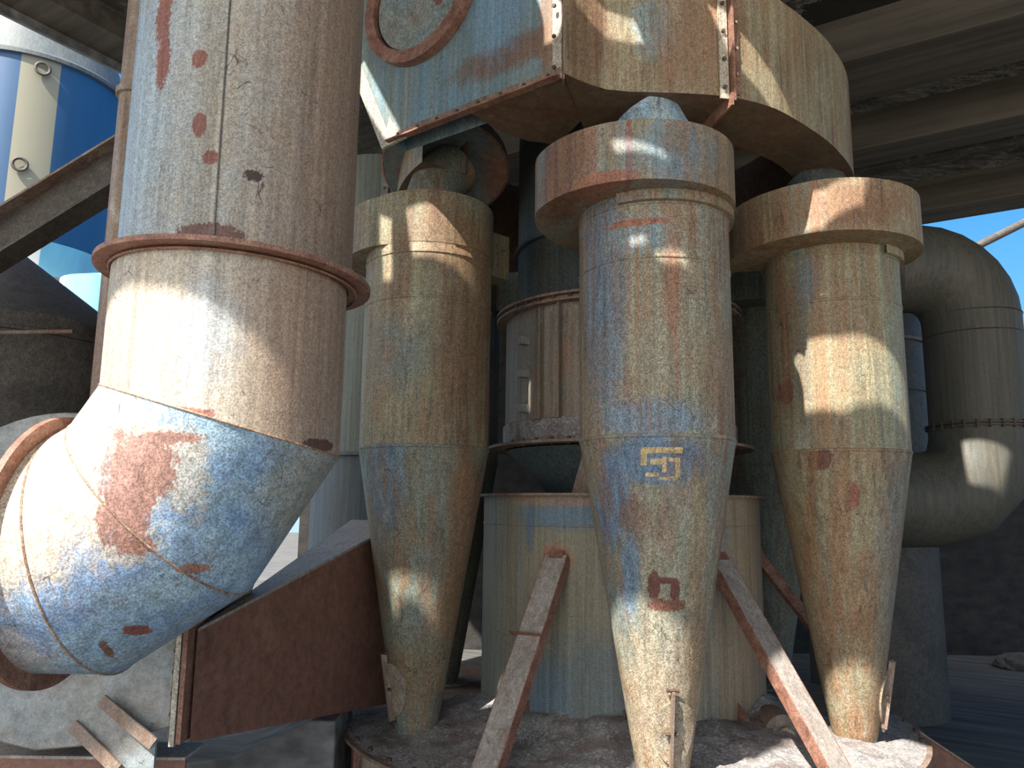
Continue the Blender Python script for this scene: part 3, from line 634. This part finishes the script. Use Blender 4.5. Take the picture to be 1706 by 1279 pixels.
m = M(); m.box(cc+er*1.768-et*.03+Vector((0, 0, 4.73)), (.010, .05, 1.40), Matrix.Rotation(a, 3, 'Z')); m.build('flange_strip', m_lit, t)
m = M(); m.box(cc+er*1.775+et*.012+Vector((0, 0, 4.72)), (.06, .012, 1.42), Matrix.Rotation(a, 3, 'Z')); m.build('flange_strip', m_rust, t)
m = M(); m.box(cc+er*1.768+et*.04+Vector((0, 0, 4.40)), (.010, .035, .68), Matrix.Rotation(a, 3, 'Z')); m.build('flange_strip', m_rust, t)
m = M(); m.box(cc+er*1.55+Vector((0, 0, 4.02)), (.50, .012, .07), Matrix.Rotation(a, 3, 'Z')); m.build('flange_strip', m_rust, t)
for k in range(6):
    p = cc+er*1.772-et*.03+Vector((0, 0, 4.09+.16*k)); M().cyl(p, p+er*.014, .011, 6).build('flange_bolt', m_bolt, t)
for k in range(4):
    p = cc+er*1.772+et*.042+Vector((0, 0, 4.17+.15*k)); M().cyl(p, p+er*.014, .009, 6).build('flange_bolt', m_hatch, t)
# round blanked port on the transition box
pc = P0.lerp(P1, .80)+Vector((-.02, 0, .86)); mt = Matrix((e, fn.cross(e).normalized(), fn)).transposed().to_4x4(); mt.translation = pc+fn*-.01
pr = M(mt).lathe([(.355, .0), (.355, .06), (.432, .06), (.432, 0.0)]).build('port_ring', m_rust, t)
m_cov = weathered('port_cover_paint', (116, 144, 148), (138, 140, 130), (122, 66, 48), .5, .3, rel(HL, [((-.45, 4.1, 4.82), (.03, .1, .05), (128, 58, 44), .4, 20), ((-.30, 4.05, 4.72), (.04, .1, .04), (110, 66, 50), .9, 24)]), seed=71, streak=3, flat=True)
M(mt).lathe([(0, .04), (.34, .03), (.356, .0)]).build('port_cover', m_cov, pr)

# round hood over the first cyclone's outlet and bent outlets
HX, HY = -.42, 4.98
t = thing('round_outlet_hood', 'grey-blue round hood with a curled rust edge above the brown cyclone', 'hood', (HX, HY, 3.97))
m_hood = weathered('hood_paint', (106, 124, 132), (118, 124, 116), (138, 84, 46), .3, .2, rel((HX, HY, 3.97), [((-.12, 5.05, 4.0), (.12, .3, .3), (140, 84, 44), .5, 10, .4, .85)]), seed=75, streak=3, flat=True, scratch=.1, speck=.1)
hx = Matrix.Translation((HX-.05, 5.02, 4.17)) @ Matrix.Rotation(R(-24), 4, 'X')
M(hx).lathe([(0, .09), (.16, .06), (.39, .0), (.415, -.004), (.422, .006), (.422, .10)]).build('hood_plate', m_hood, t)
M(hx).lathe([(.418, -.006), (.432, .0), (.422, .010)]).build('hood_rim', m_rust, t)
m_elb2 = weathered('small_elbow_paint', (92, 104, 100), (110, 108, 92), (100, 70, 46), .5, .3, seed=77, streak=6)
t = thing('outlet_elbow', 'grey-green bent outlet pipe joining the brown cyclone top to the hood', 'pipe', (l1[0]+.05, l1[1], 3.80))
M().tube([(l1[0]+.02, l1[1], 3.80), (l1[0]+.02, l1[1], 3.93), (l1[0]+.05, l1[1]+.03, 4.05), (l1[0]+.13, l1[1]+.10, 4.16)], .18, 48).build('elbow_pipe', m_elb2, t)
M().lathe([(.18, 3.803), (.24, 3.803), (.24, 3.815), (.18, 3.815)], (l1[0]+.02, l1[1])).build('collar', m_brown, t)
m_elb3 = weathered('sunlit_blue_elbow_paint', (120, 164, 194), (160, 172, 168), (120, 90, 60), .4, .1, seed=78, streak=6)  # pale tone stands in for sunlight that the ring duct blocks
t = thing('outlet_elbow', 'pale blue sunlit bent outlet pipe on top of the frontmost cyclone', 'pipe', (l2[0], l2[1], 3.80))
M().tube([(l2[0]+.06, l2[1]-.08, 3.79), (l2[0]+.04, l2[1]-.09, 3.88), (l2[0]-.06, l2[1]-.10, 4.06)], .175, 48).build('elbow_pipe', m_elb3, t)
t = thing('outlet_elbow', 'shaded blue-green bent outlet pipe on top of the right cyclone, under the ring duct', 'pipe', (l3[0], l3[1], 3.80))
M().tube([(l3[0]-.02, l3[1], 3.80), (l3[0]-.02, l3[1], 3.90), (l3[0]-.07, l3[1]+.04, 4.05)], .19, 48).build('elbow_pipe', m_dark, t)

# punched angle post and steelwork behind the tops
t = thing('punched_angle_post', 'pale steel angle post with a row of bolt holes behind the brown cyclone top', 'post', (-1.0, 5.75, 0))
M().box((-1.005, 5.75, 2.5), (.055, .008, 5.0)).build('punched_face', m_fan, t)
M().box((-.975, 5.78, 2.5), (.008, .055, 5.0)).build('side_face', m_dkbrown, t)
for k in range(8):
    M().cyl((-1.005, 5.742, 4.0+.115*k), (-1.005, 5.750, 4.0+.115*k), .011, 10).build('bolt_hole', m_bolt, t)
m = M(); m.prism([(-.95, 5.8, 4.25), (-.83, 5.8, 4.36), (-.76, 5.8, 4.52), (-.82, 5.8, 4.70), (-.95, 5.8, 4.78)], (0, .02, 0)); m.build('gusset', m_lit, t)

# ------------------------------------------------------------------ background pipe at the right
BX, BY = 3.905, 6.5
t = thing('return_pipe', 'large dark grey-green pipe bent at top and bottom, standing against the sky at the right', 'pipe', (BX, BY, 2.6))
m_bg = weathered('return_pipe_paint', (80, 82, 74), (86, 82, 70), (84, 70, 54), .4, .2, seed=80, scratch=.5, speck=.12)
rb = .62
def arc(cz, sgn, n):
    return [(BX-.46+.46*math.cos(R(90*k/n)), BY, cz+sgn*.46*math.sin(R(90*k/n))) for k in range(n+1)]
top = arc(3.52, 1, 7); top.append((BX-.60, BY, 3.98)); top.append((2.95, BY+.25, 3.98))
bot = arc(2.48, -1, 3); bot.append((2.8, BY+.1, 2.00))
M().tube([(BX, BY, 2.625), (BX, BY, 3.50)], .375, 72).build('pipe_body', m_bg, t)
M().tube([(BX, BY, 3.50)]+top, .375, 72).build('top_bend', m_bg, t)
M().tube([(BX, BY, 2.60)]+bot, .385, 72).build('bottom_elbow', m_bg, t)
M().lathe([(.375, 2.60), (.405, 2.60), (.405, 2.612), (.385, 2.614), (.385, 2.622), (.405, 2.624), (.405, 2.636), (.375, 2.64)], (BX, BY)).build('flange_ring', m_dkbrown, t)
for k in range(14):
    a = R(-175+k*13); M().cyl((BX+.40*math.cos(a), BY+.40*math.sin(a), 2.585), (BX+.40*math.cos(a), BY+.40*math.sin(a), 2.65), .012, 6).build('flange_bolt', m_bolt, t)
M().lathe([(.375, 3.38), (.379, 3.385), (.375, 3.39)], (BX, BY)).build('seam_ring', m_bolt, t)
m = M(); m.lathe([(.375, 3.55), (.381, 3.555), (.375, 3.56)], (BX, BY)); m.build('seam_ring', m_bolt, t)
t = thing('storage_vessel', 'dark upright vessel in shade between the right cyclone and the bent pipe', 'vessel', (3.65, 8.1, 0))
M().lathe([(.62, 0), (.62, 3.1), (.64, 3.1), (.64, 3.14), (.62, 3.14), (.62, 4.4), (.2, 4.7)], (3.65, 8.1)).build('shell', m_dkbrown, t)
M().lathe([(.62, 3.6), (.65, 3.6), (.65, 3.63), (.62, 3.63)], (3.65, 8.1)).build('seam_ring', m_brown, t)
t = thing('rubble_heap', 'pale lump of rubble lying on the dark floor near the right edge', 'rubble', (6.5, 10.3, 0))
m = M(); bm = bmesh.new(); bmesh.ops.create_icosphere(bm, subdivisions=4, radius=1)
vs = [Vector((v.co.x*.34, v.co.y*.26, max(0, v.co.z*.13+.05)))*(1+.18*noise.fractal(v.co*2.2, .9, 2.1, 4)) for v in bm.verts]; fcs = [[v.index for v in f.verts] for f in bm.faces]; bm.free()
m.add([v+Vector((6.5, 10.3, 0)) for v in vs], fcs); m.build('rubble_body', m_ground, t, sharp=50)
t = thing('service_pipe', 'thin dark pipe rising across the blue sky behind the bent pipe', 'pipe', (8.2, 14, 0))
M().cyl((8.2, 14, 6.62), (11.2, 14, 8.15), .075, 12).build('pipe_run', m_dkbrown, t)
M().box((11.2, 14, 4.07), (.2, .2, 8.14)).build('support_post', m_dkbrown, t)
M().box((8.2, 14, 3.33), (.2, .2, 6.66)).build('support_post', m_dkbrown, t)
t = thing('steel_plate', 'red-brown steel plate leaning by the base behind the right cyclone foot', 'plate', (2.65, 4.95, 0))
m = M(); m.prism([(2.46, 4.95, .62), (2.80, 4.92, .40), (2.80, 4.92, .0), (2.60, 4.95, 0)], (0, .02, 0)); m.build('plate_face', m_oxide, t)
m = M(); m.prism([(2.46, 4.93, .62), (2.80, 4.90, .40), (2.80, 4.95, .40), (2.46, 4.98, .62)], (0, 0, -.012)); m.build('plate_lip', m_brown, t)

# ------------------------------------------------------------------ fan, brown duct and steel at the lower left
FX, FZ, FR = -1.98, 1.60, .72
t = thing('centrifugal_fan', 'grey-blue scroll fan casing behind the big elbow, low at the left edge', 'fan', (FX, 3.75, .86))
pts = []
for k in range(0, 49):
    a = -90-360*k/48*.82
    r = FR-(.05*k/48)
    pts.append((FX+r*math.cos(R(a)), FZ+r*math.sin(R(a))))
outl = [(FX, FZ-FR), (FX+.28, FZ-FR+.015), (-1.66, .94), (-1.42, 1.0), (-1.42, 1.36)]
poly = [(-1.42, 1.36)]+[(x, z) for x, z in [(FX+FR*.98*math.cos(R(a)), FZ+FR*.98*math.sin(R(a))) for a in range(-10, 262, 6)]]+[(FX, FZ-FR), (FX+.22, FZ-FR+.02), (-1.60, .93), (-1.42, .98)]
m = M(); m.prism([(x, 3.48, z) for x, z in poly], (0, .55, 0)); m.build('scroll_casing', m_fan, t, bevel=.008)
m = M(); m.xf = Matrix.Translation((FX, 3.48, FZ)) @ Matrix.Rotation(R(90), 4, 'X'); m.lathe([(.30, 0), (.30, .05), (.40, .05), (.40, 0)]); m.build('inlet_ring', m_rust, t)
m = M(); m.box((-1.40, 3.76, 1.16), (.022, .62, .50)); m.build('outlet_flange', m_lit, t)
m = M(); m.box((-1.372, 3.76, 1.16), (.02, .62, .48)); m.build('outlet_flange', m_rust, t)
for k in range(6): M().cyl((-1.42, 3.462, .95+.085*k), (-1.398, 3.462, .95+.085*k), .009, 6).build('flange_bolt', m_bolt, t)
m = M(); m.prism([(-1.69, 3.44, 1.10), (-1.46, 3.44, .93), (-1.46, 3.44, .83), (-1.60, 3.44, .83), (-1.80, 3.44, 1.00)], (0, .02, 0)); br = m.build('foot_bracket', m_fan, t)
m = M(); m.bar((-1.69, 3.42, 1.10), (-1.46, 3.42, .93), .05, .012, up=(0, 1, 0)); m.build('bracket_lip', m_brown, br)
m = M(); m.bar((-1.80, 3.42, 1.00), (-1.60, 3.42, .83), .05, .012, up=(0, 1, 0)); m.build('bracket_lip', m_brown, br)

t = thing('steel_channel_beam', 'brown steel channel with a grey dusty top under the fan at the lower left corner', 'beam', (-2.2, 3.5, 0))
m = M(); m.box((-2.2, 3.60, .73), (1.62, .012, .18)); m.build('web', m_oxide, t)
m = M(); m.box((-2.2, 3.70, .822), (1.62, .22, .012)); m.build('top_flange', m_brace, t)
m = M(); m.box((-2.2, 3.70, .646), (1.62, .22, .012)); m.build('bottom_flange', m_oxide, t)
for x in (-2.9, -1.5): M().box((x, 3.72, .32), (.12, .12, .64)).build('leg', m_dkbrown, t)

t = thing('rectangular_duct', 'plain red-brown rectangular duct widening to the right between the fan and the brown cyclone', 'duct', (-1.1, 4.6, .64))
A0, A1, B0, B1 = Vector((-1.35, 3.52, .91)), Vector((-1.35, 3.52, 1.36)), Vector((-.73, 5.35, .655)), Vector((-.73, 5.35, 1.80))
bx = Vector((-.40, .30, 0))
m = M(); m.add([A0, A1, B0, B1, A0+Vector((0, .5, 0)), A1+Vector((0, .5, 0)), B0+bx, B1+bx], [[0, 2, 3, 1], [4, 5, 7, 6], [0, 4, 6, 2], [2, 6, 7, 3]]); m.build('duct_shell', m_oxide, t)
m = M(); m.add([A1, B1, B1+bx, A1+Vector((0, .5, 0)), A1+Vector((0, 0, .015)), B1+Vector((0, 0, .015)), B1+bx+Vector((0, 0, .015)), A1+Vector((0, .5, .015))], [[0, 1, 5, 4], [4, 5, 6, 7], [1, 2, 6, 5]]); m.build('top_plate', m_brace, t)

t = thing('concrete_plinth', 'grey sloping concrete plinth with a square hole below the brown duct', 'plinth', (-1.4, 4.9, 0))
m = M(); m.prism([(-2.0, 4.7, 0), (-.98, 4.7, 0), (-.98, 4.7, .70), (-1.12, 4.7, .70), (-1.56, 4.7, .50), (-2.0, 4.7, .44)], (0, .5, 0)); m.build('plinth_block', m_block, t, bevel=.01)
m = M(); m.box((-1.07, 4.698, .42), (.05, .01, .055)); m.build('anchor_hole', m_bolt, t)

# tall grey-green vessel seen between the big pipe and the first cyclone
t = thing('dust_vessel', 'tall grey-green vessel with a stained joint, in the gap left of the brown cyclone', 'vessel', (-1.40, 8.0, 0))
m_v = weathered('vessel_paint', (112, 124, 116), (124, 126, 112), (70, 60, 48), .4, .1, seed=90, scratch=.1, speck=.1)
m_v2 = weathered('vessel_lower_paint', (88, 104, 116), (96, 104, 108), (70, 60, 54), .4, .1, seed=91, scratch=.1, speck=.1)
M().lathe([(.62, 2.42), (.62, 5.4)], (-1.40, 8.0)).build('upper_shell', m_v, t)
M().lathe([(.60, 0), (.60, 2.38), (.64, 2.39), (.64, 2.42), (.60, 2.43)], (-1.40, 8.0)).build('lower_shell', m_v2, t)

# upright pipe and heavy brace behind the big pipe
t = thing('drain_pipe', 'slim brown upright pipe with a coupling just left of the big air pipe', 'pipe', (-2.09, 4.0, 0))
M().cyl((-2.085, 4.0, 0), (-2.085, 4.0, 5.98), .082, 32).build('pipe_run', m_brown, t)
M().lathe([(.082, 4.10), (.10, 4.105), (.10, 4.14), (.082, 4.145)], (-2.085, 4.0)).build('coupling', m_brown, t)
t = thing('steel_roof_brace', 'heavy dark brown steel brace slanting up to the right in front of the blue silo', 'brace', (-2.9, 4.25, 0))
def seg(z0, z1, dy, th, mat, name, x0=-3.9, x1=-2.18):
    sl = (4.025-3.565)/(2.897-2.244)
    def zz(x, z): return z+(x+2.897)*sl
    m = M(); m.prism([(x0, 4.28+dy, zz(x0, z0)), (x1, 4.28+dy, zz(x1, z0)), (x1, 4.28+dy, zz(x1, z1)), (x0, 4.28+dy, zz(x0, z1))], (0, th, 0)); m.build(name, mat, t)
seg(3.27, 3.56, .02, .012, m_dkbrown, 'web'); seg(3.55, 3.565, -.08, .18, m_brown, 'top_flange'); seg(3.265, 3.28, -.08, .18, m_dkbrown, 'bottom_flange')
M().box((-3.9, 4.3, 1.25), (.16, .16, 2.55)).build('end_post', m_dkbrown, t)

t = thing('hopper_casing', 'dark round casing with a sloping lid at the left edge', 'hopper', (-3.5, 5.2, 0))
M().lathe([(.86, 0), (.86, 2.42), (.86, 2.93), (.875, 2.935), (.875, 2.955), (.86, 2.96), (.86, 3.05), (.80, 3.10), (.1, 3.62)], (-3.52, 5.25), 64).build('casing', m_dkbrown, t)
M().box((-3.35, 4.41, 2.7), (.04, .03, .5)).build('stiffener', m_dkbrown, t)

t = thing('thin_conduit', 'thin sagging conduit crossing the dark casing at the left edge', 'conduit', (-3.4, 4.32, 2.84))
M().tube([(-3.75, 4.5, 2.86), (-3.3, 4.36, 2.83), (-2.95, 4.40, 2.87), (-2.66, 4.62, 2.93)], .012, 8).build('conduit_run', m_brown, t)

# blue silo
SX, SY, SR = -7.6, 11.6, 1.3
t = thing('blue_silo', 'tall blue silo with white vertical stripes outside, at the upper left', 'silo', (SX, SY, 0))
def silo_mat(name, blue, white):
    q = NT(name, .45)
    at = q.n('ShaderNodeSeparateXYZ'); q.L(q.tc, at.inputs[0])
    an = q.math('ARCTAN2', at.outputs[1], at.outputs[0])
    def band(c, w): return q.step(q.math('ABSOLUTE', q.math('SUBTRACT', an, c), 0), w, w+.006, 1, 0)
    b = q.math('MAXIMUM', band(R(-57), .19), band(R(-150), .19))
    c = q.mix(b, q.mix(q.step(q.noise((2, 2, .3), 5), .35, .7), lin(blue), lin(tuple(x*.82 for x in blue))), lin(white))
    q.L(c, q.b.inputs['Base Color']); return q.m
m_roof = weathered('silo_roof_paint', (70, 82, 88), (84, 92, 94), (70, 66, 60), .4, .2, scratch=0, speck=.05)
m_s1 = silo_mat('silo_blue_shaded', (22, 74, 116), (126, 122, 104)); m_s2 = silo_mat('silo_blue_sunlit', (120, 190, 220), (225, 225, 220))  # one blue paint: shade put into the shell colours, sun into the hopper's
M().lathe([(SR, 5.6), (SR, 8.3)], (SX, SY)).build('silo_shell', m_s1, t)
M().lathe([(SR, 8.3), (SR+.05, 8.3), (SR+.05, 8.36), (SR, 8.4), (.5, 10.6), (0, 10.7)], (SX, SY)).build('silo_roof', m_roof, t)
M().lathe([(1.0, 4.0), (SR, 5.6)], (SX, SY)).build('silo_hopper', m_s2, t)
M().lathe([(SR-.5, 4.98), (SR+.12, 4.98), (SR+.12, 5.08), (SR-.5, 5.08)], (SX, SY)).build('support_ring', m_lit, t)
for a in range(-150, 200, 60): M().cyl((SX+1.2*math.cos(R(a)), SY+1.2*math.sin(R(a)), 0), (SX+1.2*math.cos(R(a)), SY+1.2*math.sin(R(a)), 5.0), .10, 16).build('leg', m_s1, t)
for (an, z) in ((-62, 6.62), (-56, 8.12)):
    m = M(); cx_, cy_ = SX+(SR+.05)*math.cos(R(an)), SY+(SR+.05)*math.sin(R(an)); tx_, ty_ = -math.sin(R(an)), math.cos(R(an))
    m.loop([(cx_+.09*math.cos(R(a))*tx_, cy_+.09*math.cos(R(a))*ty_, z+.09*math.sin(R(a))) for a in range(0, 360, 20)], .022, 8); m.build('lifting_ring', m_dkbrown, t)
t = thing('pale_tank', 'pale blue tank in the narrow gap between big pipe and dark casing', 'tank', (-5.1, 10, 0))
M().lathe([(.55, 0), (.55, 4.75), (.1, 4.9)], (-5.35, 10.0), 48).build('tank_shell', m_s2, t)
